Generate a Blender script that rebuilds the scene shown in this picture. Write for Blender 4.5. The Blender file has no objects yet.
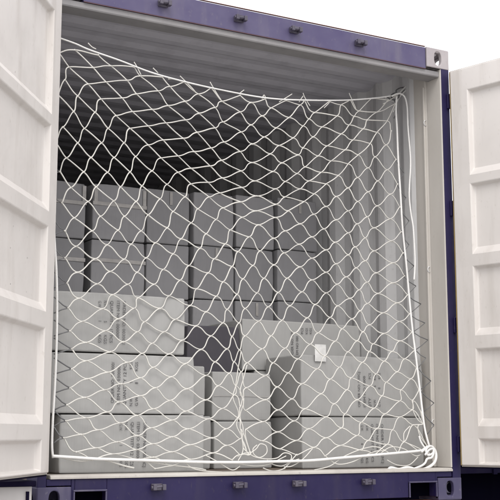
import bpy, bmesh, math, random
from mathutils import Vector, Matrix, noise
random.seed(7)
R=math.radians
S=bpy.context.scene
C=S.collection

# ---------------------------------------------------------------- camera
CAM=Vector((-1.63639,-4.94571,0.35873)); YAW,PIT=0.504967,0.163649; F=1111.1
wv=Vector((math.sin(YAW)*math.cos(PIT),math.cos(YAW)*math.cos(PIT),math.sin(PIT)))
rv=Vector((math.cos(YAW),-math.sin(YAW),0)); uv=rv.cross(wv)
cam=bpy.data.objects.new('camera',bpy.data.cameras.new('camera')); C.objects.link(cam)
cam.matrix_world=Matrix(((rv.x,uv.x,-wv.x,CAM.x),(rv.y,uv.y,-wv.y,CAM.y),(rv.z,uv.z,-wv.z,CAM.z),(0,0,0,1)))
cam.data.sensor_width=36; cam.data.lens=F/500*36; cam.data.clip_start=.05; cam.data.clip_end=5000
S.camera=cam
def onY(x,y,Y):
    d=wv+rv*((x-250)/F)+uv*((250-y)/F); return CAM+d*((Y-CAM.y)/d.y)

# ---------------------------------------------------------------- materials
def new_mat(name):
    m=bpy.data.materials.new(name); m.use_nodes=True; n=m.node_tree
    return m,n,n.nodes['Principled BSDF']
def N(n,t,**k):
    a=n.nodes.new(t)
    for q,v in k.items(): setattr(a,q,v)
    return a
def mixc(n,fac,a,b,mode='MIX'):
    m=N(n,'ShaderNodeMix',data_type='RGBA',blend_type=mode)
    for s,v in ((0,fac),(6,a),(7,b)):
        if hasattr(v,'links'): n.links.new(v,m.inputs[s])
        else: m.inputs[s].default_value=v if s==0 else (*v,1)
    return m.outputs[2]
def ramp(n,src,a,b,lo=0,hi=1):
    r=N(n,'ShaderNodeMapRange'); r.inputs[1].default_value=a; r.inputs[2].default_value=b
    r.inputs[3].default_value=lo; r.inputs[4].default_value=hi
    n.links.new(src,r.inputs[0]); return r.outputs[0]
def nz(n,scale,detail=4,vec=None,stretch=None,rough=.6):
    a=N(n,'ShaderNodeTexNoise'); a.inputs['Scale'].default_value=scale; a.inputs['Detail'].default_value=detail; a.inputs['Roughness'].default_value=rough
    tc=N(n,'ShaderNodeNewGeometry') if vec is None else vec
    src=tc.outputs['Position'] if vec is None else vec
    if stretch:
        mp=N(n,'ShaderNodeMapping'); mp.inputs['Scale'].default_value=stretch
        n.links.new(src,mp.inputs[0]); src=mp.outputs[0]
    n.links.new(src,a.inputs['Vector']); return a.outputs[0]
def bump(n,b,src,strength,dist=.01):
    k=N(n,'ShaderNodeBump'); k.inputs['Strength'].default_value=strength; k.inputs['Distance'].default_value=dist
    n.links.new(src,k.inputs['Height']); n.links.new(k.outputs[0],b.inputs['Normal'])
def paint(name,col,alt,dirt,rough=.5,rust=0.0,rustcol=(.16,.06,.03),streak=.35,scr=.3,spec=.5):
    m,n,b=new_mat(name); b.inputs['Specular IOR Level'].default_value=spec
    c=mixc(n,ramp(n,nz(n,2.2,5),.35,.7),col,alt)
    c=mixc(n,ramp(n,nz(n,7,6,stretch=(1,1,.12)),.5,.75,0,streak),c,dirt)
    c=mixc(n,ramp(n,nz(n,60,4,stretch=(1,1,.5)),.62,.7,0,scr),c,dirt)
    if rust: c=mixc(n,ramp(n,nz(n,14,8,rough=.75),.74-.16*rust,.8-.16*rust,0,.9),c,rustcol)
    n.links.new(c,b.inputs['Base Color'])
    n.links.new(ramp(n,nz(n,9,4),.3,.7,rough-.1,rough+.15),b.inputs['Roughness'])
    bump(n,b,nz(n,5,3),.12,.02)
    return m
M={}
M['purple']=paint('faded_purple_blue_paint',(.009,.0055,.042),(.019,.014,.062),(.06,.05,.065),.55,rust=.5,spec=.3,streak=.25)
M['purple_header']=paint('weathered_purple_header_paint',(.056,.045,.118),(.092,.080,.150),(.15,.135,.165),.6,rust=.3,streak=.5)
M['casting']=paint('worn_grey_purple_casting_paint',(.30,.27,.29),(.38,.35,.35),(.20,.17,.17),.6,rust=.5)
M['casting_low']=paint('worn_blue_casting_paint',(.040,.034,.085),(.085,.076,.125),(.26,.24,.25),.6,rust=.3)
M['door']=paint('cream_door_paint',(.605,.572,.545),(.645,.612,.585),(.40,.36,.32),.45,rust=.12,rustcol=(.30,.19,.12),streak=.5,scr=.28)
M['jamb']=paint('cream_jamb_paint',(.52,.49,.45),(.56,.53,.49),(.36,.33,.30),.45,streak=.3,scr=.2)
M['wall']=paint('grey_interior_paint',(.59,.585,.582),(.63,.625,.62),(.36,.35,.35),.55,rust=.12,rustcol=(.28,.2,.15),streak=.6,scr=.35)
M['roof']=paint('grey_roof_paint',(.46,.45,.49),(.51,.50,.54),(.28,.27,.30),.6,streak=.5,scr=.3)
M['lip']=paint('worn_pale_threshold_paint',(.40,.37,.34),(.48,.46,.42),(.22,.2,.2),.5,rust=.25,scr=.5)
M['rust']=paint('red_brown_rusted_steel',(.22,.065,.03),(.30,.10,.045),(.12,.05,.03),.8)
M['rim']=paint('dull_red_brown_primer_edge',(.15,.07,.06),(.20,.11,.10),(.10,.07,.08),.7)
M['lip_grey']=paint('dark_grey_header_underside',(.20,.195,.20),(.26,.25,.25),(.12,.115,.12),.65,rust=.2)  # darker grey than the jamb, with dirt streaks and rust
M['floor']=paint('container_plywood',(.14,.11,.09),(.18,.14,.11),(.08,.07,.06),.7)
M['navy']=paint('dark_navy_paint',(.0035,.0025,.012),(.005,.0035,.015),(.007,.006,.012),.8,spec=.08)
M['black']=paint('black_rubber_and_shade',(.0015,.0013,.0035),(.002,.0018,.005),(.003,.003,.005),.95,spec=0)  # tyre rubber, and painted shade in sill recesses and under the navy container
M['gasket']=paint('ochre_rubber_gasket',(.30,.21,.07),(.22,.16,.07),(.10,.08,.06),.7,streak=.6)
M['metal']=paint('greyed_steel_keeper',(.045,.038,.065),(.10,.09,.115),(.02,.017,.04),.45,rust=.6)
M['dock']=paint('pale_grey_dock_paint',(.40,.38,.37),(.46,.44,.43),(.3,.28,.28),.6)
M['ground']=paint('grey_yard_concrete',(.36,.355,.345),(.42,.41,.40),(.26,.255,.25),.9)

def carton_mat(name,a,bc):
    m,n,b=new_mat(name)
    tc=N(n,'ShaderNodeTexCoord'); oi=N(n,'ShaderNodeObjectInfo')
    c=mixc(n,ramp(n,nz(n,3.5,4),.3,.7),a,bc)
    c=mixc(n,ramp(n,nz(n,45,5,stretch=(1,1,.15)),.45,.75,0,.25),c,tuple(x*.8 for x in a))
    c=mixc(n,ramp(n,nz(n,1.7,7,rough=.7),.56,.7,0,.3),c,tuple(x*.72 for x in a))
    v=ramp(n,oi.outputs['Random'],0,1,.90,1.06)
    vm=N(n,'ShaderNodeVectorMath',operation='SCALE'); n.links.new(c,vm.inputs[0]); n.links.new(v,vm.inputs['Scale'])
    n.links.new(vm.outputs[0],b.inputs['Base Color']); b.inputs['Roughness'].default_value=.85
    # faint flute lines of the corrugated board
    w=N(n,'ShaderNodeTexWave',bands_direction='X'); w.inputs['Scale'].default_value=24; w.inputs['Distortion'].default_value=.6
    g=N(n,'ShaderNodeNewGeometry'); n.links.new(g.outputs['Position'],w.inputs['Vector'])
    ad=N(n,'ShaderNodeMath',operation='MULTIPLY_ADD'); n.links.new(nz(n,4,5),ad.inputs[0]); ad.inputs[1].default_value=6
    n.links.new(w.outputs[1],ad.inputs[2]); bump(n,b,ad.outputs[0],.06,.002)
    return m
M['carton']=carton_mat('pale_grey_cardboard',(.33,.327,.318),(.36,.357,.348))
M['carton_back_shade']=carton_mat('shade_toned_cardboard',(.30,.295,.303),(.33,.325,.333))  # same board, coloured darker and cooler for the shade at the back
M['carton_shade']=carton_mat('gap_shade_cardboard',(.052,.048,.058),(.07,.065,.076))  # colour carries the shade of the gap between the stacks
def flat(name,col,rough=.6,n1=30,amt=.12):
    m,n,b=new_mat(name)
    c=mixc(n,ramp(n,nz(n,n1,4),.35,.7),tuple(x*(1-amt) for x in col),tuple(min(1,x*(1+amt)) for x in col))
    n.links.new(c,b.inputs['Base Color']); b.inputs['Roughness'].default_value=rough; return m
M['ink']=flat('grey_black_print_ink',(.075,.073,.078),.8,120,.5)
M['tape']=flat('pale_packing_tape',(.42,.40,.38),.4)
M['paper']=flat('white_paper',(.58,.575,.56),.8)
def cordmat(name,a,b2):
    m,n,b=new_mat(name)
    c=mixc(n,ramp(n,nz(n,9,5),.42,.68),a,b2)
    c=mixc(n,ramp(n,nz(n,300,2),.4,.7,0,.35),c,tuple(x*.6 for x in a))
    n.links.new(c,b.inputs['Base Color']); b.inputs['Roughness'].default_value=.75
    bump(n,b,nz(n,420,2),.5,.002); return m
M['cord']=cordmat('off_white_net_cord',(.66,.645,.60),(.58,.565,.53))
M['rope']=cordmat('white_border_rope',(.80,.79,.77),(.70,.69,.67))
M['cord_dark']=cordmat('dark_grey_tie_cord',(.12,.12,.125),(.20,.20,.20))  # much darker grey than the net cord

# ---------------------------------------------------------------- helpers
def thing(name,label,cat,loc=(0,0,0),group=None,kind=None):
    o=bpy.data.objects.new(name,None); C.objects.link(o); o.location=loc; o.empty_display_size=.1
    o['label']=label; o['category']=cat
    if group: o['group']=group
    return o
def build(name,bm,mat,parent=None,smooth=False,bevel=0,mats=None,label=None):
    me=bpy.data.meshes.new(name); bm.normal_update(); bm.to_mesh(me); bm.free()
    for m in (mats or [mat]): me.materials.append(m)
    for p in me.polygons: p.use_smooth=smooth
    o=bpy.data.objects.new(name,me); C.objects.link(o)
    if parent:
        o.parent=parent
        L=Vector((0,0,0)); q=parent
        while q is not None: L+=q.location; q=q.parent
        me.transform(Matrix.Translation(-L))
    if bevel:
        b=o.modifiers.new('bevel','BEVEL'); b.width=bevel; b.segments=2; b.limit_method='ANGLE'; b.angle_limit=R(40)
    if label: o['label']=label
    return o
def box(bm,x0,x1,y0,y1,z0,z1,mx=None):
    vs=[bm.verts.new((x,y,z)) for z in (z0,z1) for y in (y0,y1) for x in (x0,x1)]
    for f in ((0,2,3,1),(4,5,7,6),(0,1,5,4),(2,6,7,3),(0,4,6,2),(1,3,7,5)): bm.faces.new([vs[i] for i in f])
    if mx: bmesh.ops.transform(bm,matrix=mx,verts=vs)
    return vs
def BX(*a,**k):
    bm=bmesh.new(); box(bm,*a,**k); return bm
def prism(bm,poly,axis,a,b):
    """closed polygon (2D) extruded along an axis: axis 'z' -> (x,y); 'x' -> (y,z)"""
    def P(p,t): return (p[0],p[1],t) if axis=='z' else ((t,p[0],p[1]) if axis=='x' else (p[0],t,p[1]))
    A=[bm.verts.new(P(p,a)) for p in poly]; B=[bm.verts.new(P(p,b)) for p in poly]
    n=len(poly)
    for i in range(n): bm.faces.new((A[i],A[(i+1)%n],B[(i+1)%n],B[i]))
    for ring,rev in ((A,True),(B,False)):
        f=bm.faces.new(ring[::-1] if rev else ring)
    bmesh.ops.recalc_face_normals(bm,faces=bm.faces)
def sheet(bm,line,axis,a,b,off):
    """corrugated sheet: open polyline plus its offset copy, as quads with both skins"""
    def P(p,t): return (p[0],p[1],t) if axis=='z' else (t,p[0],p[1])
    q=[(p[0]+off[0],p[1]+off[1]) for p in line]
    rows=[[bm.verts.new(P(p,t)) for p in L] for L in (line,q) for t in (a,b)]
    for k in (0,2):
        for i in range(len(line)-1): bm.faces.new((rows[k][i],rows[k][i+1],rows[k+1][i+1],rows[k+1][i]))
    for i in range(len(line)-1):
        bm.faces.new((rows[0][i],rows[0][i+1],rows[2][i+1],rows[2][i])); bm.faces.new((rows[1][i],rows[1][i+1],rows[3][i+1],rows[3][i]))
    for e in (0,-1): bm.faces.new((rows[0][e],rows[1][e],rows[3][e],rows[2][e]))
    bmesh.ops.recalc_face_normals(bm,faces=bm.faces)
def tube(bm,pts,r,seg=6,closed=False,rf=None):
    pts=[Vector(p) for p in pts]; n=len(pts); rings=[]; prev=None
    for i,p in enumerate(pts):
        t=(pts[min(i+1,n-1)]-pts[max(i-1,0)])
        if t.length<1e-9: t=Vector((0,0,1))
        t.normalize()
        if prev is None: a=t.orthogonal().normalized()
        else:
            a=prev-t*prev.dot(t)
            a=a.normalized() if a.length>1e-6 else t.orthogonal().normalized()
        prev=a; b=t.cross(a); rr=r*(rf(i/(n-1)) if rf else 1)
        rings.append([bm.verts.new(p+(a*math.cos(2*math.pi*k/seg)+b*math.sin(2*math.pi*k/seg))*rr) for k in range(seg)])
    for i in range(n-1):
        for k in range(seg): bm.faces.new((rings[i][k],rings[i][(k+1)%seg],rings[i+1][(k+1)%seg],rings[i+1][k]))
    for rg in (rings[0][::-1],rings[-1]): bm.faces.new(rg)
def smooth_line(pts,k=6):
    pts=[Vector(p) for p in pts]; out=[]
    for i in range(len(pts)-1):
        p0=pts[max(i-1,0)];p1=pts[i];p2=pts[i+1];p3=pts[min(i+2,len(pts)-1)]
        for j in range(k):
            t=j/k; out.append(.5*((2*p1)+(p2-p0)*t+(2*p0-5*p1+4*p2-p3)*t*t+(3*p1-p0-3*p2+p3)*t**3))
    out.append(pts[-1]); return out

# ---------------------------------------------------------------- ground
bm=bmesh.new(); vs=[bm.verts.new(p) for p in ((-900,-900,-1.2),(900,-900,-1.2),(900,900,-1.2),(-900,900,-1.2))]; bm.faces.new(vs)
g=build('ground',bm,M['ground']); g['kind']='structure'

# ---------------------------------------------------------------- container
W,H,L=2.438,2.591,6.058
co=thing('shipping_container','open ended shipping container with faded purple blue frame and both cream doors swung wide open','shipping container')
FZ=.172
# corner castings with their oval apertures
def plate(bm,cx,cy,w,h,t,ow,oh,mx,rect=False):
    n=24; A=[];B=[]
    for i in range(n):
        a=2*math.pi*i/n+math.pi/n; ca,sa=math.cos(a),math.sin(a)
        s=1/max(abs(ca)/(w/2),abs(sa)/(h/2)); 
        e=(abs(ca/(ow/2))**2.6+abs(sa/(oh/2))**2.6)**(-1/2.6)
        A.append((ca*s,sa*s)); B.append((ca*e,sa*e))
    cor=[(w/2,h/2),(-w/2,h/2),(-w/2,-h/2),(w/2,-h/2)]
    for c_ in cor:
        j=min(range(n),key=lambda i:(A[i][0]-c_[0])**2+(A[i][1]-c_[1])**2); A[j]=c_
    L4=[[bm.verts.new(mx@Vector((p[0]+cx,p[1]+cy,z))) for p in P] for P in (A,B) for z in (0,t)]
    for i in range(n):
        j=(i+1)%n
        bm.faces.new((L4[0][i],L4[0][j],L4[2][j],L4[2][i])); bm.faces.new((L4[1][i],L4[3][i],L4[3][j],L4[1][j]))
        bm.faces.new((L4[2][i],L4[2][j],L4[3][j],L4[3][i])); bm.faces.new((L4[0][i],L4[1][i],L4[1][j],L4[0][j]))
def casting(x0,side,y0,back,z0,up,mat,label=None):
    bm=bmesh.new(); w,d,h,t=.162,.178,.118,.026; q=.003
    xo=x0 if side<0 else x0-w
    yo=y0 if not back else y0-d
    # front (-y) plate, side plate, top/bottom plate with holes; other faces plain
    fy=yo-q if not back else yo+d+q
    plate(bm,xo+w/2+(.01*-side),z0+h/2,w,h,t,.052,.084,Matrix(((1,0,0,-.01*-side),(0,0,1 if not back else -1,fy),(0,1,0,0),(0,0,0,1))))
    sx=xo+w+q if side>0 else xo-q
    plate(bm,yo+d/2,z0+h/2,d-.002,h-.002,t,.080,.055,Matrix(((0,0,-1 if side>0 else 1,sx),(1,0,0,0),(0,1,0,0),(0,0,0,1))))
    tz=z0+h+q if up else z0-q
    plate(bm,xo+w/2,yo+d/2,w-.002,d-.002,t,.062,.118,Matrix(((1,0,0,0),(0,1,0,0),(0,0,-1 if up else 1,tz),(0,0,0,1))))
    # inner plain walls
    ix=xo if side>0 else xo+w-.012
    box(bm,ix,ix+.012,yo+.004,yo+d-.004,z0+.004,z0+h-.004)
    iy=yo+d-.012 if not back else yo
    box(bm,xo+.004,xo+w-.004,iy,iy+.012,z0+.004,z0+h-.004)
    iz=z0 if up else z0+h-.010
    box(bm,xo+.004,xo+w-.004,yo+.004,yo+d-.004,iz,iz+.010)
    bmesh.ops.recalc_face_normals(bm,faces=bm.faces)
    build('corner_casting',bm,mat,co,bevel=.004,label=label)
casting(W,1,0,False,H-.118,True,M['casting'],'grey worn upper corner casting with an oval hole')
casting(0,-1,0,False,H-.118,True,M['casting'])
casting(W,1,0,False,0,False,M['casting_low'],'blue worn lower corner casting with an oval hole')
casting(0,-1,0,False,0,False,M['casting_low'])
# corner posts: painted outer strip and jamb
for sx in (1,-1):
    X=lambda v: v if sx>0 else W-(v+(.0145 if v<2.4 else 0))
    bm=bmesh.new(); prism(bm,[(X(2.381),0),(X(2.4375),0),(X(2.4375),.16),(X(2.425),.16),(X(2.425),.012),(X(2.381),.012)],'z',.116,H-.116)
    post=build('corner_post',bm,M['purple'],co,bevel=.003)
    bm=bmesh.new(); prism(bm,[(X(2.379),.003),(X(2.424),.0125),(X(2.424),.135),(X(2.380),.135),(X(2.376),.13),(X(2.376),.010)],'z',.173,H-.119)
    prism(bm,[(X(2.384),.140),(X(2.424),.140),(X(2.424),.29),(X(2.392),.29),(X(2.374),.262),(X(2.374),.155)],'z',.173,H-.045)
    prism(bm,[(X(2.362),.150),(X(2.3735),.150),(X(2.3735),.162),(X(2.362),.162)],'z',.2,2.4)
    jamb=build('door_jamb',bm,M['jamb'],co,bevel=.002)
    for hz in (.30,.965,1.64,2.28):   # hinges: lug on the post and knuckle
        bm=bmesh.new(); box(bm,min(X(2.412),X(2.444)),max(X(2.412),X(2.444)),-.016,-.001,hz-.045,hz+.045)
        cx=X(2.441)
        tube(bm,[(cx,-.024,hz-.06),(cx,-.024,hz+.06)],.0105,10)
        h=build('hinge',bm,M['purple'],co,bevel=.004)
    for z in (.42,1.30,2.18):         # lashing rings on the jamb
        bm=bmesh.new(); ring=[(X(2.374)-(.014*math.sin(a))*sx,.148,z+.016*math.cos(a)) for a in [math.pi*j/8 for j in range(9)]]
        tube(bm,ring,.0035,6); build('lashing_ring',bm,M['wall'],co,smooth=True)
# side walls, corrugated
def corr(length,y0,base,depth,pitch,sgn,flat_,slope):
    pts=[(base,y0)] if base<0 or sgn==0 else [(base,y0)]; y=y0
    while y<length-pitch:
        for dx,dy in ((0,flat_),(depth,slope),(0,flat_),(-depth,slope)):
            b=pts[-1][0]+sgn*dx; y+=dy; pts.append((b,y))
    pts.append((base,length)); return pts
bm=bmesh.new(); sheet(bm,[(2.3745,.2565)]+corr(5.95,.285,2.362,.026,.278,1,.070,.069),'z',.132,2.568,(.003,0)); build('side_wall',bm,M['wall'],co)
bm=bmesh.new(); sheet(bm,[(.0625,.2565)]+corr(5.95,.285,.088,.036,.278,-1,.070,.069),'z',.132,2.568,(-.003,0)); build('side_wall',bm,M['wall'],co)
bm=bmesh.new(); sheet(bm,[(y,z) for z,y in corr(5.98,.10,2.545,.014,.209,1,.055,.0495)],'x',.03,2.408,(0,.003)); build('roof',bm,M['roof'],co)
bm=bmesh.new()
xs=[.1+.07*i for i in range(33)]
for i,(a,b_) in enumerate(zip(xs[:-1],xs[1:])):
    if i%2==0: box(bm,a,b_-.001,5.93,5.96,.15,2.5)
    else: box(bm,a,b_-.001,5.955,5.98,.15,2.5)
build('end_wall',bm,M['wall'],co)
for x in (.004,W-.044):    # side rails
    bm=BX(x,x+.040,.18,L-.18,2.49,2.585); build('top_side_rail',bm,M['purple'],co,bevel=.004)
    bm=BX(x,x+.040,.18,L-.18,.003,.118); build('bottom_side_rail',bm,M['purple'],co,bevel=.004)
bm=bmesh.new()
prism(bm,[(.006,2.461),(.006,2.588),(.020,2.594),(.10,2.594),(.10,2.461)],'x',.164,2.274); build('header',bm,M['purple_header'],co,bevel=.003)
bm=BX(.165,2.273,.004,.016,2.594,2.5972); build('rusty_rim',bm,M['rim'],co)
bm=bmesh.new(); prism(bm,[(.016,2.432),(.016,2.4585),(.11,2.4585),(.135,2.537),(.145,2.537),(.145,2.53),(.118,2.426),(.020,2.426)],'x',.050,2.3755); build('header_lip',bm,M['lip_grey'],co)
bm=BX(.166,2.272,.004,.0085,2.4587,2.4602); build('seam',bm,M['rim'],co)
# sill with forklift style recesses at both ends
bm=bmesh.new()
z0,z1,zr=.018,.152,.094
box(bm,.338,2.078,.004,.10,z0,z1)
for a,b_ in ((.045,.1635),(2.2745,2.378)): box(bm,a,b_,.006,.10,.122,z1)
for a,b_ in ((.164,.18),(2.2625,2.274)): box(bm,a,b_,.004,.10,z0,z1)
for a,b_ in ((.18,.338),(2.078,2.2625)):
    box(bm,a+.0005,b_-.0005,.004,.10,zr,z1-.0005)
build('sill',bm,M['purple'],co,bevel=.003)
for a,b_ in ((.181,.337),(2.079,2.2615)): build('recess_shade',BX(a,b_,.060,.098,z0+.002,zr-.002),M['black'],co)  # black filler blocks stand in for the shade inside the recesses
for a,b_ in ((.172,.3375),(2.0785,2.270)):
    bm=bmesh.new()
    box(bm,a,b_,-.004,.003,zr+.001,zr+.009)
    box(bm,b_-.008 if a>1 else a,b_ if a>1 else a+.008,-.004,.003,z0,zr)
    box(bm,a if a>1 else b_-.008,a+.008 if a>1 else b_,-.004,.003,z0,zr)
    build('recess_frame',bm,M['casting_low'],co,bevel=.002)
bm=bmesh.new(); prism(bm,[(-.006,.1525),(-.006,.163),(.004,.1715),(.12,.1715),(.12,.1525)],'x',.060,2.378); build('threshold',bm,M['lip'],co,bevel=.002)
bm=BX(.05,2.388,.121,5.93,.13,.171); build('floor',bm,M['floor'],co)
# cam keepers on header and sill
def keeper(x,z,up):
    bm=bmesh.new(); s=1 if up else -1
    box(bm,x-.030,x+.026,-.010,.003,z-.017,z+.015)
    for d in (-.024,.024):
        box(bm,x+d-.009,x+d+.009,-.040,-.0105,z-.015,z+.013)
    box(bm,x-.014,x+.014,-.030,-.011,z+s*.004-.010,z+s*.004+.010)
    tube(bm,[(x-.040,-.026,z-.002),(x+.036,-.026,z+.004)],.0085,8)
    build('cam_keeper',bm,M['metal'],co,bevel=.003)
for x in (.59,1.03,1.372,1.80): keeper(x,2.527,True); keeper(x,.108,False)

# doors
def door(A,ang,side):
    a=R(ang); dv=Vector((side*math.sin(a),-math.cos(a),0)); n=Vector((-side*math.cos(a),-math.sin(a),0))
    def P(s,z,t): return A+dv*s+n*t+Vector((0,0,z))
    bm=bmesh.new(); s0,s1,Z0,Z1=0,1.165,.186,2.447
    fs0,fs1=.118,1.05; dep=-.028; bs=.012
    rec=[(1.813,2.312),(1.357,1.757),(.900,1.283),(.402,.822),(.196,.330)]
    cache={}
    def V(s,z,t):
        k=(round(s,4),round(z,4),round(t,4))
        if k not in cache: cache[k]=bm.verts.new(P(*k))
        return cache[k]
    zs=sorted({Z0,Z1}|{z for r in rec for z in r})
    def Q(*p): bm.faces.new([V(*q) for q in p])
    for za,zb in zip(zs[:-1],zs[1:]):
        isr=any(abs(r[0]-za)<1e-6 and abs(r[1]-zb)<1e-6 for r in rec)
        Q((s0,za,0),(fs0,za,0),(fs0,zb,0),(s0,zb,0)); Q((fs1,za,0),(s1,za,0),(s1,zb,0),(fs1,zb,0))
        if not isr: Q((fs0,za,0),(fs1,za,0),(fs1,zb,0),(fs0,zb,0))
        else:
            bl=.038 if zb>.5 else .006
            i=[(fs0+bs,za+bl,dep),(fs1-bs,za+bl,dep),(fs1-bs,zb-.014,dep),(fs0+bs,zb-.014,dep)]
            o=[(fs0,za,0),(fs1,za,0),(fs1,zb,0),(fs0,zb,0)]
            Q(*i)
            for k in range(4): Q(o[k],o[(k+1)%4],i[(k+1)%4],i[k])
    T=-.052
    Q((s0,Z0,T),(s0,Z1,T),(s1,Z1,T),(s1,Z0,T))
    for za,zb in zip(zs[:-1],zs[1:]):
        pass
    # rim
    lz=[z for z in zs]
    f=[V(s0,z,0) for z in lz]+[V(s0,Z1,T),V(s0,Z0,T)]; bm.faces.new(f)
    f=[V(s1,z,0) for z in lz]+[V(s1,Z1,T),V(s1,Z0,T)]; bm.faces.new(f)
    for Z in (Z0,Z1): bm.faces.new([V(s0,Z,0),V(fs0,Z,0),V(fs1,Z,0),V(s1,Z,0),V(s1,Z,T),V(s0,Z,T)])
    bmesh.ops.recalc_face_normals(bm,faces=bm.faces)
    d=build('door',bm,M['door'],co,bevel=.006,label='cream left door with horizontal pressed ribs, swung open' if side<0 else 'cream right door with horizontal pressed ribs, swung open')
    # rubber gasket round the rim
    bm=bmesh.new()
    def bar(sa,sb,za,zb,ta,tb):
        vs=[bm.verts.new(P(s,z,t)) for z in (za,zb) for t in (ta,tb) for s in (sa,sb)]
        for q in ((0,2,3,1),(4,5,7,6),(0,1,5,4),(2,6,7,3),(0,4,6,2),(1,3,7,5)): bm.faces.new([vs[i] for i in q])
    bar(-.007,-.0005,Z0,Z1,-.020,-.004)
    bmesh.ops.recalc_face_normals(bm,faces=bm.faces); build('gasket',bm,M['gasket'],d); bm=bmesh.new(); bar(-.006,s1,Z0-.008,Z0-.0005,-.030,-.012); bmesh.ops.recalc_face_normals(bm,faces=bm.faces); build('edge_strip',bm,M['lip'],d); bm=bmesh.new(); bar(-.006,s1,Z1+.0005,Z1+.006,-.030,-.012)
    bmesh.ops.recalc_face_normals(bm,faces=bm.faces); build('edge_strip',bm,M['lip'],d)
    bm=bmesh.new(); bar(-.016,-.0075,Z0+.005,Z1-.005,-.030,-.016); bar(-.014,s1,Z0-.016,Z0-.0085,-.034,-.014); bmesh.ops.recalc_face_normals(bm,faces=bm.faces)
    build('rubber_seal',bm,M['navy'],d)
    return d,P
AL=onY(52.6,340,-.08); AL.z=0
AR=onY(459.6,400,-.045); AR.z=0
dl,PL=door(AL,36,-1); dr,PR=door(AR,16,1)
# little bolts on the left door panels
dn=Vector((math.cos(R(36)),-math.sin(R(36)),0))
def on_door(x,y,t=-.034):
    d=wv+rv*((x-250)/F)+uv*((250-y)/F); k=((AL+dn*t-CAM).dot(dn))/d.dot(dn); return CAM+d*k
for (x,y) in ((12,226),(26,237),(9,248),(26,258),(9,284),(25,292),(12,341),(12,365),(14,72)):
    p=on_door(x,y); bm=bmesh.new(); tube(bm,[p-dn*.003,p+dn*.004,p+dn*.006],.0075,8,rf=lambda t:1-.5*t); build('bolt_head',bm,M['door'],dl,smooth=True)

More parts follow.
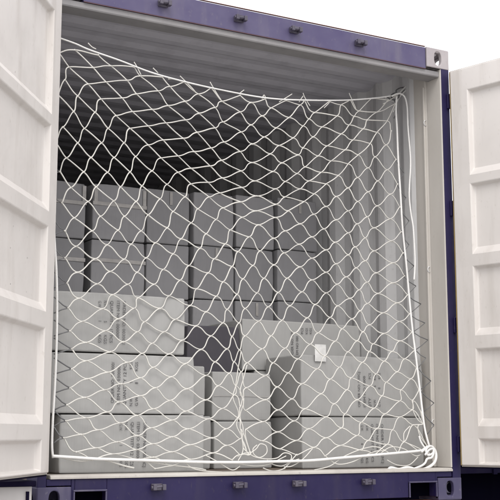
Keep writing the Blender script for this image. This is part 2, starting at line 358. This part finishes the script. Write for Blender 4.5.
# ---------------------------------------------------------------- cartons
def text_bm(body,length,height):
    cu=bpy.data.curves.new('t','FONT'); cu.body=body; cu.size=1; cu.fill_mode='FRONT'; cu.resolution_u=2; cu.offset=0
    o=bpy.data.objects.new('t',cu); C.objects.link(o); dg=bpy.context.evaluated_depsgraph_get()
    me=bpy.data.meshes.new_from_object(o.evaluated_get(dg)); bpy.data.objects.remove(o); bpy.data.curves.remove(cu)
    xs=[v.co.x for v in me.vertices]; x0,x1=min(xs),max(xs)
    if len(body)==1: length=height*.62*((x1-x0)/.5)
    for v in me.vertices: v.co.x=(v.co.x-x0)/(x1-x0)*length; v.co.y=v.co.y/.73*height
    return me
def carton(label,x0,x1,y0,y1,z0,z1,mat='carton',group='cartons stacked at the front',printing=None,tape=None,yaw=0,bulge=.003,seed=0,paper=None,crease=None,band=None):
    cx,cy=(x0+x1)/2,(y0+y1)/2
    o=thing('carton',label,'carton',(cx,cy,z0),group)
    bm=bmesh.new(); nx,ny,nzz=12,8,8
    w,d,h=x1-x0,y1-y0,z1-z0
    bmesh.ops.create_cube(bm,size=1)
    bmesh.ops.subdivide_edges(bm,edges=bm.edges,cuts=11,use_grid_fill=True)
    rnd=random.Random(seed+17)
    oo=Vector((rnd.random()*50,rnd.random()*50,0))
    lift=[rnd.uniform(-.003,.002) for _ in range(4)]
    for v in bm.verts:
        p=v.co; u,vv,ww=p.x*2,p.y*2,p.z*2
        fx,fy,fz=(1-u*u),(1-vv*vv),(1-ww*ww)
        q=Vector((p.x*w,p.y*d,(p.z+.5)*h))
        b=bulge*(1+.6*noise.noise(oo+q*3))
        if abs(abs(vv)-1)<1e-4: q.y+=math.copysign(b*max(0,fx)**.6*max(0,fz)**.6,vv)
        if abs(abs(u)-1)<1e-4: q.x+=math.copysign(b*max(0,fy)**.6*max(0,fz)**.6,u)
        if ww>.999: q.z+=-.004*max(0,fx)*max(0,fy)+lift[int(u>0)+2*int(vv>0)]*abs(u*vv)
        q+=Vector((noise.noise(oo+q*9),noise.noise(oo+q*9+Vector((9,0,0))),0))*.0012
        # crushed corners and small dents
        cr=max(0,abs(u)+abs(vv)+abs(ww)-2.45)*.012*max(0,noise.noise(oo+Vector((round(u)*3.1,round(vv)*2.3,round(ww)*4.7)))+.35)
        q-=Vector((u*cr,vv*cr,ww*cr*.6))
        q.y+=.0022*noise.noise(oo*2+q*6) if abs(vv)>.99 else 0
        v.co=q
    T=Matrix.Translation((cx,cy,z0))@Matrix.Rotation(R(yaw),4,'Z')
    bmesh.ops.transform(bm,matrix=T,verts=bm.verts)
    build('box_body',bm,M[mat],o,smooth=False,bevel=.007)
    def decal(name,m,rects,label=None,y=-.0065):
        bm=bmesh.new()
        for a,b_,c_,e in rects: box(bm,a,b_,-d/2+y-.0015,-d/2+y,c_,e)
        bmesh.ops.transform(bm,matrix=T,verts=bm.verts); return build(name,bm,m,o,label=label)
    # flap line: slit where the lid flaps meet the side, just under the top edge
    if tape:
        decal('tape',M['tape'],tape)
    if paper: decal('paper_label',M['paper'],paper,'white paper label',y=-.010)
    if band: decal('taped_edge',M['tape'],band,y=-.0055)
    if printing:
        ink=bmesh.new()
        for body,px,za,zb,hh,up in printing:
            me=text_bm(body,abs(zb-za),hh)
            # text x runs along z: up=1 reads bottom to top, up=-1 reads top to bottom
            if up>0: mt=Matrix(((0,-1,0,px+hh/2-cx),(0,0,-1,-d/2-bulge*1.6-.0025),(1,0,0,min(za,zb)-z0),(0,0,0,1)))
            else: mt=Matrix(((0,1,0,px-hh/2-cx),(0,0,-1,-d/2-bulge*1.6-.0025),(-1,0,0,max(za,zb)-z0),(0,0,0,1)))
            me.transform(mt); ink.from_mesh(me); bpy.data.meshes.remove(me)
        bmesh.ops.transform(ink,matrix=T,verts=ink.verts)
        build('printing',ink,M['ink'],o)
    return o
def px2(x,y,Y): p=onY(x,y,Y); return p.x,p.z
def pr(lines,Y,up,h=.0165):
    out=[]
    for body,x,ya,yb in lines:
        X,za=px2(x,ya,Y); _,zb=px2(x,yb,Y); out.append((body,X,za,zb,h,up))
    return out
Fy=.12
carton('topmost carton of the left front stack, printed block near its middle, narrowest of the stack',.062,.787,Fy,.335,.748,1.037,seed=1,
  printing=pr([('G.W.',99.5,301,308),('1',99.5,321,323),('KGS',99.5,335,343),('N.W.',105,301,308),('5',105,321,325),('KGS',105,335,344),
   ('QUANTITY: 12 PCS',111.5,301,343),('ITEM NO: 000000',118,301,339),('ORDER NO: 0030CJ/',124,301,345)],Fy,-1))
carton('middle carton of the left front stack, print reading upwards, between two others',.092,.846,Fy+.005,.34,.453,.742,seed=2,
  printing=pr([('ORDER NO: 300000/',112.5,362,403),('ITEM NO: 030000',118.5,366,404),('QUANTITY 12 PCS',124.5,362,405),
   ('KGS',130.5,362,369),('9',130.5,381,383),('N.W.',130.5,397,406),('KGS',136,362,371),('8',136,381,384),('G.W.',136,396,406)],Fy+.005,1))
carton('bottom carton of the left front stack, standing behind the threshold at the left',.140,.897,Fy-.005,.335,FZ,.448,seed=3,
  printing=pr([('G.W.',120.5,424,431),('1',120.5,445,447),('KGS',120.5,461,467),('N.W.',126,422,431),('KGS',126,460,468),
   ('QUANTITY 12 PCS',132,422,466),('ITEM NO: 0300000',138,422,460),('ORDER NO: 0030CJ',144.5,422,467)],Fy-.005,-1))
Bx,Bz=px2(205.3,366,.352)
carton('carton just behind the left front stack, a narrow strip at its right',.30,Bx,.352,.74,.4495,Bz,seed=4,group='cartons behind the front stacks')
carton('low carton just behind the bottom left front carton, a thin strip beside the dark gap',.34,px2(211.2,440,.36)[0],.36,.75,FZ,.4480,seed=5,group='cartons behind the front stacks')
MG='small cartons of the middle stack'; MY=.40
m0,mz=px2(212.8,371.5,MY); m1,_=px2(271.3,370,MY); _,mm=px2(240,421,MY); mw=m1-m0
carton('upper small carton of the middle front stack, its top edge slanting slightly',m0,m1,MY,1.14,mm+.001,mz,seed=6,group=MG,tape=[(-mw/2+.008,mw/2-.012,(mz-mm)*.5,(mz-mm)*.5+.0025)],yaw=-.5)
carton('lower small carton of the middle front stack, behind the coiled cord',m0+.006,m1+.004,MY,1.14,FZ,mm-.001,seed=7,group=MG,yaw=.4)
carton('tall upper carton of the right front stack, white paper label on top edge',1.523,2.343,.20,.59,.4515,.783,seed=8,
  printing=pr([('ORDER NO: 030CJ',358,372,407),('ITEM NO 0000',363.5,376,407),('QTY',369,398,408),('PCS',369,373,379),('N.W.',374,399,407),('KGS',374,373,380),('6',374,385,387),('G.W.',378.5,399,407),('KGS',378.5,373,379),('8',378.5,387,389)],.20,1),
  paper=[(px2(313.8,350,.2)[0]-1.933,px2(324.8,350,.2)[0]-1.933,px2(318,361.5,.2)[1]-.4515,px2(318,344.5,.2)[1]-.4515)])
carton('bottom carton of the right front stack beside the right jamb, print reading downwards',1.530,2.345,.205,.59,FZ,.4495,seed=9,
  printing=pr([('G.W.',361.5,425,431),('4',361.5,443,446),('KGS',361.5,456,463),('N.W.',366.5,425,431),('KG',366.5,458,463),
   ('QUANTITY 2 PCS',371.5,424,462),('ITEM NO 00000',376.5,424,456),('ORDER NO: 03CJ',381.5,424,463)],.205,-1))
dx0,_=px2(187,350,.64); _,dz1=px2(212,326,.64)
carton('added dark carton standing in for the shade right of the topmost left carton',dx0,1.384,.64,1.16,mz+.001,dz1,mat='carton_shade',seed=15,group='cartons behind the front stacks')  # carton added to fill the gap with painted shade
X0,zt=px2(242.3,318,.62); X1,_=px2(360,326,.62)
carton('wide carton set back behind the middle and right stacks, its top edge above them',X0,X1,.62,1.21,.7155,zt-.004,seed=10,group='cartons behind the front stacks',
  printing=pr([('ORDER NO: 030',291.5,331,359),('ITEM NO 000',296.5,336,358),('QTY',301.5,356,360),('PCS',301.5,328,334),('N.W.',306,355,360),('KGS',306,328,334),('G.W.',310,355,360),('KGS',310,328,334)],.62,1,.017))
carton('carton under the wide set back carton, glimpsed through the gap between stacks',1.47,2.19,.62,1.21,.4425,.713,seed=11,group='cartons behind the front stacks')
carton('floor level carton in the narrow gap behind the middle and right stacks',1.47,2.19,.62,1.21,FZ,.4405,seed=12,group='cartons behind the front stacks')

cols=[(.108,.462),(.482,.676),(.700,1.056)]
cols=[(.115,.672),(.700,1.060),(1.068,1.371),(1.378,1.676),(1.684,1.978),(1.986,2.300)]
rows=[(FZ,.497),(.499,.839),(.841,1.181),(1.183,1.523),(1.525,1.868)]
cn=['first','second','third','fourth','fifth','sixth']
rn=['floor row','second row up','third row up','fourth row up','top row']
k=20
for ci,(a,b_) in enumerate(cols):
    dz=.010*ci-.022; yj=[.0,.0,.02,.0,.012,-.01][ci]
    for ri,(z0,z1) in enumerate(rows):
        if ri==0 : za,zb=z0,z1+dz
        else: za,zb=z0+dz,z1+dz
        k+=1; j=random.uniform(-.004,.004)
        tp=None
        w=b_-a; h=zb-za
        if ci<2 and ri>=2: tp=[(-w/2+.004,w/2-.004,h*.60,h*.60+.022)]+([(-w/2+.012,-w/2+.034,h*.60+.0225,h-.02),(w/2-.03,w/2-.008,h*.60+.0225,h-.02)] if ri==4 else [])
        elif ri>=2 and (ci+ri)%3==0: tp=[(w*.02,w*.08,h*.72,h-.012)]
        carton('grey carton in the %s of the back stack, %s column from the left'%(rn[ri],cn[ci]),a+j+.006,b_+j-.006,1.25+yj+random.uniform(-.006,.006),1.70+yj,za,zb-.002,
          mat='carton_back_shade',group='grey cartons of the back stack',seed=k,tape=tp,bulge=.003,yaw=0)

# ---------------------------------------------------------------- cargo net
K={}
def strand(d,c0,s):
    for i,p in enumerate(s.split()):
        if p=='-': continue
        x,y=p.split(','); K[(c0+i,d)]=(float(x),float(y))
strand(17,9,'372,98 388,100')
strand(16,8,'350,100 359,111 377,112 395,104')
strand(15,7,'329,101.5 341,105 354,116.4 367,120 387,121 391,131')
strand(14,6,'304,100.5 314.6,112.6 337,116 349,125 363,129 377,132.4 386,145 396,159.5')
strand(13,5,'286,100.5 300,105 309,119 322,127 341,134 353,140 370,143.6 375,157 387,170 397.5,184')
strand(12,4,'265,99 271,108 289,117.6 303,126 313,137 327,146 345,150 358,155 368,168 377.6,181 390,194.4 399.8,207')
strand(11,3,'240,95.5 251,102.6 262,116 276,128 293,138 303,148 318,156 331,161 348,164 357.6,177.6 368,192 377,206 390,219 401,232')
strand(10,2,'211,88 222,101.4 240,112 251,125 264,137 279,145.6 298,155 305,167 321,172.4 338,175.6 348,188 357.6,201.6 367,217 374,228 391,241 403,253')
strand(9,1,'184,82 198,94 215,107.6 223,122 241,132 252,144 270,154 282,163 297,173.6 309,181 326,184 336,196.6 348,211 357,224 365,238 374,251 393,263 404.5,276')
strand(8,0,'162,77 170,86.6 185,101.4 199,113.4 215,128 224,142 240,151.6 252,162.6 273,171.6 285,181.6 300,189 314,194 326,206.6 336,220 348,233 355,247 365,261 376,273 393,283 407.5,295')
strand(7,-1,'134,67 140,76 158,91 168,105.6 185.6,120 197,132.4 211,148 221.6,160.4 241,171 255,181 275,189 285,197 304,201.6 314,214.4 324,229 335,242.4 348,255 356,268 367,282.4 378,293.6 397,303 409.5,314')
strand(6,-2,'98,55 111,66 127,80.4 136.4,94 152,109.5 166,123 183,138.4 194,151.6 210,166 222,178 242,187.6 257,196 276,204.4 288,211 300,224 312,237 326,250 336,264 346,277 359,290 367.5,303.6 383,313 399,321.6 412,332')
strand(5,-2,'75,50 93,67.6 106,82 122,98 132.4,111.6 148,126 163,140 178,156 191,168.4 208,182.4 220,193 241,202 256,211 275,217.6 285,231 299,244.4 312,258.4 326,272.4 337,284.4 350,298.5 360,311 369.4,325 384,333.6 400,341 415,350')
strand(4,-2,'59,53 69,67 88,84 101,99 116,115.6 130,128.4 148,145 161,158 178,172.4 191,184 209,197 223,208 242,217.4 258,225 273.6,238.4 284,253 300,267 312,280 326,293 337.6,306 352,319 363,332 373,344 392,351.6 404.5,359 416.5,368')
strand(3,-1,'65,79.6 77.6,96 95,112.4 108,128.4 124,143 135.6,156.6 152,171 167,184.4 185,197 197.6,209 216,219.6 230,230 249,237 260,251 274,265 287,278.4 302,292 315,304.6 330,317.6 342,329 357,341 369,351.6 384,361.4 397,372 410.6,379 419,390')
strand(2,-1,'58,95 73.6,111.6 84.4,128.4 101.6,143 114,157.6 130,172 142,186 160,199 173,211.6 191,223 206,234 225,244 238,251.6 253,265.6 264,278.4 278,292.6 290,306 307,318 318,333 335,341.4 347.8,352 362,362.6 376,374 386,382.4 401,390 412.4,400.4 421,412')
strand(1,0,'63,127 77.6,143 91,157.6 107.6,172.4 120.4,187 136,201.6 148,215 167,228 181,239 200,248.4 214,259 232,266.6 243,279 257,293 268,307 282,320.4 295,333 310,344.4 325,356 339.4,367.4 351,378 370,386 382,396 400,401 412,410 423,424')
strand(0,0,'56,143 66.4,158 83.6,172 96,187 113.6,201 124.4,216.4 141,231 155,243 173,254 189,265.6 208,273 223,282 237,294.4 245,308.6 258.5,321.5 271,336 285,348.4 298,359 317,369 330,379.4 346.6,390 357,400 374,408.4 385,414 400,417 413,425 427,446')
strand(-1,1,'60,171.6 71,187.6 88,201.6 100.4,216.4 118,230.4 131,244.4 146,258 163,269.6 180,280.4 196.4,289 216,296.4 227,309.6 239,323 245,336 262,349 273,363 288,373 302,384 321,394 334,404 345,414 361,422.5 377,428.7 392.5,430 404,442 420,452')
strand(-2,2,'62,203 74,218 92,231 107,245 124,259.4 137,272.4 154,284.4 169,296 190,305.6 206,312 223,323 232,336.6 239.5,350 247,363 265,376 277,387 292,399 304.5,409 326,417 341.6,428 357,435.7 368,440.6 387,444.5 398,453')
strand(-3,3,'65,231 76,246.4 95,259 110,271.6 127.6,284.4 138,298 160,308.5 175,319.5 196,326 211,336 227,349 234,362 241,372 246,388 265,400 278,410 294,421 308.7,429 326,438 340,445.7 362,450.5 374,455')
strand(-4,4,'65,258 77.6,272.4 97,284 112,295 134,308.4 144.4,322 164,332 182,340.5 201,349.5 215,362 229,373.6 236,386 243,397 245.5,410.5 263.6,421.7 278,432 296,440.6 313.6,447.6 325,456')
strand(-5,5,'67,283 79,298.4 102,309 118,319 137,332 152,343.5 169,354 185,364 206,375.5 218,386 234,395 240,407 - 246,429.4 263,441 280,449 297,455')
strand(-6,6,'68,308 82,321.6 105,331 123,342 142,353.5 153,367.5 171,377 187,389 206,400 222,408.7 238,418 241,430 250,452')
strand(-7,7,'70,331 86,342.6 110,352 127.5,362.5 140,378 155,388 170,400.6 186,411.3 208,419 226,429 240,439 248,455')
strand(-8,8,'71.6,349 86,361 108,372.4 121,384 140,396 153,409 172,420.3 188,429 212,438 227,445.5 240,455')
strand(-9,9,'71.6,369 87,379 105,390 119,402 136.8,415.5 151,428 172,437 190,445 213,453 232,460')
strand(-10,10,'70,388 85,397.6 107,412 120,423 137,435.7 152.7,444 171.6,452 190,459.5')
strand(-11,11,'67,405 86,418 98,430 117,442 136.6,449.7 153,457.4 170,466')
strand(-12,12,'66,421 81,434.5 96,448 113,454 139,459.5 155,468.6')
strand(-13,13,'64,438 76,452 92,460')
def netY(x,y):
    u=min(max((x-50)/380,0),1.05); v=min(max((462-y)/365,0),1.05)
    return .058+.275*u*u*v**.8+.05*math.sin(math.pi*min(1,u))*math.sin(math.pi*min(1,v))*.9
def NP(x,y,dy=0):
    return onY(x,y,netY(x,y)+dy)
net=thing('cargo_net','knotted white cord cargo net hung across the open container doorway in front of the cartons','cargo net',(1.2,.06,FZ))
bm=bmesh.new()
def nb(k,dk): 
    a=(k[0]+dk[0],k[1]+dk[1]); return a if a in K else None
def tangent(k,dk):
    p=Vector(K[k]); f=nb(k,dk); b=nb(k,(-dk[0],-dk[1]))
    if f and b: t=(Vector(K[f])-Vector(K[b]))/2; edge=False
    elif f: t=Vector(K[f])-p; edge=True
    else: t=p-Vector(K[b]); edge=True
    if edge: return t
    if (dk[0] and k[1]==4 and p.x<235) or (not dk[0] and k[0]==11 and p.y<215): return t
    if dk[0] and p.x<245 and p.y<235: return Vector((t.x*1.1,t.y*.82)) if k[1]<4 else Vector((t.x*1.03,t.y*.95))
    if not dk[0] and p.x>262 and p.y<205 and k[0]<12: return Vector((t.x*1.15,t.y*.7))
    return Vector((t.x*1.42,t.y*.36))
rn2=random.Random(3)
SKIP=set()
for k in sorted(K):
    for dk in ((1,0),(0,-1)):
        q=nb(k,dk)
        if not q: continue
        if (k,q) in SKIP: continue
        a,b_=Vector(K[k]),Vector(K[q]); m0,m1=tangent(k,dk),tangent(q,dk)
        if (b_-a).length>45: continue
        pts=[]; n_=9; wob=rn2.uniform(-.6,.6); dep=rn2.uniform(-.006,.006)
        nrm=Vector((-(b_-a).y,(b_-a).x)).normalized()
        for j in range(n_+1):
            t=j/n_; h=(2*t**3-3*t*t+1)*a+(t**3-2*t*t+t)*m0+(-2*t**3+3*t*t)*b_+(t**3-t*t)*m1
            h=h+nrm*wob*math.sin(math.pi*t)+nrm*.25*math.sin(2*math.pi*t)*rn2.choice((-1,1))*0
            pts.append(NP(h.x,h.y,dep*math.sin(math.pi*t)+(.002 if dk[0] else -.002)))
        tube(bm,pts,.0031*rn2.uniform(.88,1.14),6)
    p=NP(*K[k])
    # knot: small elongated lump
    mt=Matrix.Translation(p)@Matrix.Rotation(rn2.uniform(-.6,.6),4,'Y')@Matrix.Diagonal((1.35,1,.85,1))
    bmesh.ops.create_icosphere(bm,subdivisions=1,radius=.0054*rn2.uniform(.85,1.2),matrix=mt)
def free(pts,r=.0029,k=6): tube(bm,[NP(x,y,dy) for x,y,dy in [(a[0],a[1],a[2]) for a in smooth_line([(p[0],p[1],(p[2] if len(p)>2 else 0)) for p in pts],k)]],r,6)
# gathered cords hanging below the middle
free([(241,352),(237.5,372),(235.5,386),(233,398),(238.5,413),(236.5,425),(241,436),(243,450),(238,461)])
free([(247,365),(243.5,378),(240,392),(243.5,402),(240,416),(243,428),(242.5,440),(247,452)])
# squiggles of loose cord along the bottom rope
free([(243,448),(249,453),(256,449),(260,444),(266,446),(266.5,453),(260,457.5),(254,454.5),(253,449),(257,445)])
free([(237,457),(246,453),(255,457),(266,459),(277,458),(284,453),(291,455),(290,461),(282,466),(272,464),(267,460)])
free([(226,462),(240,464),(256,466),(270,464),(280,459),(286,456)])
free([(263,468),(272,471),(283,469),(291,462),(299,459)])
free([(60,457),(80,461),(100,459),(125,466),(134,468)],.0045)
free([(150,462),(170,465),(196,468),(206,470)])
free([(184,461),(192,468),(205,471),(222,472)])
free([(205,455),(218,462),(232,470),(240,466)])
free([(297,454),(290,462),(284,469)]); free([(313,448),(303,459),(292,466),(284,467)])
free([(314,470),(330,466),(343,457),(362,449),(377,447),(389,453)])
free([(325,456),(337,464),(352,462),(366,455),(377,451),(386,451)])
free([(381,453),(391,447),(404,449),(416,456),(424,452)])
free([(404,442),(414,446),(424,451)])
free([(410,426),(404,433),(404,442)])
free([(424,424),(418,420),(413,410),(413,400)]); free([(427,446),(420,436),(418,426),(424,424)])
free([(387,460),(397,465),(409,465),(418,457)])
# frayed tails above the top rope
for pts in ([(88,43),(92,47),(96,49)],[(153,68),(158,73)],[(180,76),(185,81),(192,88),(196,93)],[(210,82),(214,89),(219,97),(221,100)],[(279,102),(284,99),(292,94)],
            [(303,93),(305,98),(310,106)],[(303,96),(299,102)],[(349,93),(352,100),(356,109)],[(240,93),(244,90)],[(262,99),(264,95),(266,99)],[(324,108),(328,104),(331,100)],[(134,62),(137,67),(141,75)],[(383,104),(390,100),(396,96)],[(168,79),(175,79),(182,82)]):
    free(pts,.0028,4)
build('netting',bm,M['cord'],net,smooth=True)
def rope(name,pts,r,mat='rope',dy=-.004,k=8,label=None,twist=True):
    bm=bmesh.new(); P=[NP(p[0],p[1],dy+(p[2] if len(p)>2 else 0)) for p in [tuple(q) for q in smooth_line([(p[0],p[1],(p[2] if len(p)>2 else 0)) for p in pts],k)]]
    tube(bm,P,r,8); build(name,bm,M[mat],net,smooth=True,label=label)
rope('top_rope',[(52,34),(57,37),(75,43.5),(90,50),(120,60.5),(150,72),(180,80.5),(212,88),(250,95.5),(275,98.8),(300,100),(340,100.3),(370,98.5),(390,96),(398,94.5)],.0043)
rope('side_rope',[(54,225),(54.5,240),(56.3,270),(57,300),(56.8,330),(56,360),(54.6,390),(52.8,420),(52,445),(53,458)],.006)
rope('side_rope',[(396.5,96),(396,112),(397,130),(398.2,160),(400.5,195),(402.5,228),(406,262),(409,295),(412.5,330),(416,358),(419.3,385),(422,408),(425,430),(430,449)],.006)
rope('bottom_rope',[(52,456),(75,457.5),(100,459),(150,460.5),(200,462),(240,462.3),(275,461.5),(310,460.5),(345,457.5),(380,454.5),(410,451.8),(431,449.5)],.0072,dy=-.012)
# slack second rope on the right side and its lashing at the top corner
rope('slack_rope',[(392,96),(398,93.5),(404,96),(407,106),(408,128),(410.5,160),(409.5,185),(409.3,198),(411,214),(413,226),(414,240),(415,262),(414,280)],.005,dy=-.035)
rope('lashing_knot',[(385,98),(391,95),(397,97),(394,101),(390,98),(398,94),(402,90),(406,86),(407,83),(409,87),(404,92),(398,99),(395,107),(393,112)],.0045,dy=.02)
rope('lashing_knot',[(387,97),(393,100),(399,97),(396,93),(391,96),(396,103),(397,112),(394,118)],.004,mat='cord_dark',dy=.01)
rope('lashing_knot',[(407,83),(405,87),(400,88),(396,91),(400,95),(404,91),(408,88)],.004,mat='cord_dark',dy=.03)
# thick bundle tied at the bottom right
rope('rope_bundle',[(421,452),(428,447),(434,449),(436,456),(434,463),(427,468),(418,470),(408,467.5),(399,469.3),(391,467.8),(388,470.5)],.0085,dy=-.022)
rope('rope_bundle',[(425,455),(429,450),(433,449),(433,453),(428,455),(426,450),(430,446),(434,449),(432,457),(427,459),(425,463),(421,466),(412,469.5)],.0062,dy=-.032)
rope('rope_bundle',[(419,436),(421,442),(425,448),(429,454),(427,460),(424,464)],.0048,dy=-.018)
# dark zigzag ties: left between rope and mesh, right between rope and jamb
bm=bmesh.new()
def dark(pts,dy=0,r=.0036): tube(bm,[NP(x,y,dy) for x,y in pts],r,5)
lk=[(60,171.6),(62,203),(65,231),(65,258),(67,283),(68,308),(70,331),(71.6,349),(71.6,369),(70,388),(67,405),(66,421),(64,438)]
for x,y in lk:
    bm=bmesh.new()
    dark([(54,y-11),(x-5,y-3),(x,y)],.004,.0024 if y<300 else .0034); dark([(54,y+5),(x-6,y+1.5),(x,y)],.004,.0022 if y<300 else .0034)
    build('tie_cord',bm,M['cord_dark'],net,smooth=True)
bm=bmesh.new()
zz=[(395,158),(404,173),(397,184),(406,198),(399.5,207),(409,221),(401,231),(409,245),(402,253),(414,266),(403.5,276),(416,286),(407,295),(421,304),(409,314),(425,323),(413,332),(428,340),(415.5,350),(426,358),(418,368),(431,381),(420,390),(434,403),(423,412),(434,425),(426,436)]
P=[]
for i,(x,y) in enumerate(zz):
    P.append(NP(x,y,-.025 if i%2 else .004))
for i in range(len(P)-1): tube(bm,[P[i],P[i].lerp(P[i+1],.5)+Vector((0,.004,-.004)),P[i+1]],.0031 if i%2==0 else .0024,5)
build('tie_cord',bm,M['cord_dark'],net,smooth=True)

# ---------------------------------------------------------------- surroundings below the container
tr=thing('trailer_chassis','red brown steel chassis beams carrying the container','trailer chassis',(1.2,0,-.2))
build('end_beam',BX(.1,2.34,.0,.14,-.20,-.003),M['rust'],tr,bevel=.004)
for x in (.7,1.6):
    bm=bmesh.new(); box(bm,x,x+.14,.141,6.0,-.34,-.33); box(bm,x+.06,x+.08,.141,6.0,-.3295,-.06); box(bm,x,x+.14,.141,6.0,-.0595,-.01)
    build('main_rail',bm,M['rust'],tr)
for y in (.9,1.9,2.9,3.9,4.9): build('cross_beam',BX(.1,2.34,y,y+.08,-.45,-.345),M['rust'],tr)
for y in (1.4,2.4):
    for x in (.12,2.02):
        bm=bmesh.new(); n=28; prof=[(.27,0),(.46,.01),(.5,.04),(.5,.24),(.46,.27),(.27,.28)]
        rr=[[bm.verts.new((x+q[1],y+q[0]*math.cos(2*math.pi*i/n),-.70+q[0]*math.sin(2*math.pi*i/n))) for q in prof] for i in range(n)]
        for i in range(n):
            for j in range(5): bm.faces.new((rr[i][j],rr[i][j+1],rr[(i+1)%n][j+1],rr[(i+1)%n][j]))
        build('tyre',bm,M['black'],tr,smooth=True)
        bm=bmesh.new(); tube(bm,[(x+.03,y,-.7),(x+.25,y,-.7)],.268,24); build('rim',bm,M['metal'],tr)
    bm=bmesh.new(); tube(bm,[(.3,y,-.7),(2.1,y,-.7)],.06,10); build('axle',bm,M['rust'],tr)
# dark navy container on the next trailer, seen under the right door
nc=thing('shipping_container','dark navy container parked beyond, seen only below the right door','shipping container',(4.2,2.2,-.2))
a=onY(462,470,2.2); 
bm=bmesh.new(); box(bm,3.0,9.0,2.2,4.6,.10,2.25); build('container_body',bm,M['navy'],nc)
bm=bmesh.new(); box(bm,2.98,9.02,2.17,2.199,.04,.095)
for i in range(12): box(bm,3.05+.5*i,3.09+.5*i,2.15,2.169,.03,.10)
build('bottom_rail',bm,M['navy'],nc,bevel=.003)
bm=bmesh.new(); box(bm,3.0,9.0,2.3,4.5,-1.19,.038); build('underside_shade',bm,M['black'],nc)  # solid black block stands in for the shadow beneath the container
# pale dock wall under the left door
DY=-.25; zt=onY(15,481,DY).z; zb=onY(15,486.5,DY).z; x1=onY(34,490,DY).x
dk=thing('loading_dock','pale grey loading dock wall with dark top edge, just below the left door','loading dock',(-2,DY,-1.2))
build('dock_wall',BX(-6,x1-.01,DY,3,-1.2,zb-.002),M['dock'],dk)
build('dock_edge',BX(-6.02,x1,DY-.03,3.02,zb,zt),M['navy'],dk,bevel=.004)
bm=bmesh.new(); sx_=onY(27,495,DY); box(bm,sx_.x-.006,sx_.x+.006,DY-.012,DY-.001,-.35,onY(27,491.5,DY).z); build('bumper_slot',bm,M['navy'],dk)

# ---------------------------------------------------------------- light
wd=bpy.data.worlds.new('World'); S.world=wd; wd.use_nodes=True; n=wd.node_tree
bg=n.nodes['Background']; sky=n.nodes.new('ShaderNodeTexSky'); sky.sky_type='NISHITA'; sky.sun_disc=False
EL,AZ=R(48),R(200)   # azimuth measured clockwise from +Y
sky.sun_elevation=EL; sky.sun_rotation=AZ; sky.air_density=1.0; sky.dust_density=3.5; sky.ozone_density=1
hs=n.nodes.new('ShaderNodeHueSaturation'); hs.inputs['Saturation'].default_value=.22; hs.inputs['Value'].default_value=1.0
n.links.new(sky.outputs[0],hs.inputs['Color'])
# overcast layer: soft procedural cloud sheet mixed over the clear sky
tc=n.nodes.new('ShaderNodeTexCoord'); cn_=n.nodes.new('ShaderNodeTexNoise'); cn_.inputs['Scale'].default_value=2.2; cn_.inputs['Detail'].default_value=5
n.links.new(tc.outputs['Generated'],cn_.inputs['Vector'])
rg=n.nodes.new('ShaderNodeMapRange'); rg.inputs[1].default_value=.3; rg.inputs[2].default_value=.7; rg.inputs[3].default_value=.75; rg.inputs[4].default_value=.95
n.links.new(cn_.outputs[0],rg.inputs[0])
mx=n.nodes.new('ShaderNodeMix'); mx.data_type='RGBA'; n.links.new(rg.outputs[0],mx.inputs[0]); n.links.new(hs.outputs[0],mx.inputs[6]); mx.inputs[7].default_value=(6.7,6.65,6.8,1)
n.links.new(mx.outputs[2],bg.inputs['Color']); bg.inputs['Strength'].default_value=.13
sun=bpy.data.objects.new('sun',bpy.data.lights.new('sun','SUN')); C.objects.link(sun)
sun.data.energy=.7; sun.data.angle=R(28); sun.data.color=(1,.965,.92)
sd=Vector((math.sin(AZ)*math.cos(EL),math.cos(AZ)*math.cos(EL),math.sin(EL)))
sun.rotation_euler=sd.to_track_quat('Z','Y').to_euler()
S.view_settings.view_transform='Standard'; S.view_settings.look='None'; S.view_settings.gamma=1
S.view_settings.exposure=1.0
S.render.engine='CYCLES'; S.cycles.max_bounces=10; S.cycles.diffuse_bounces=8
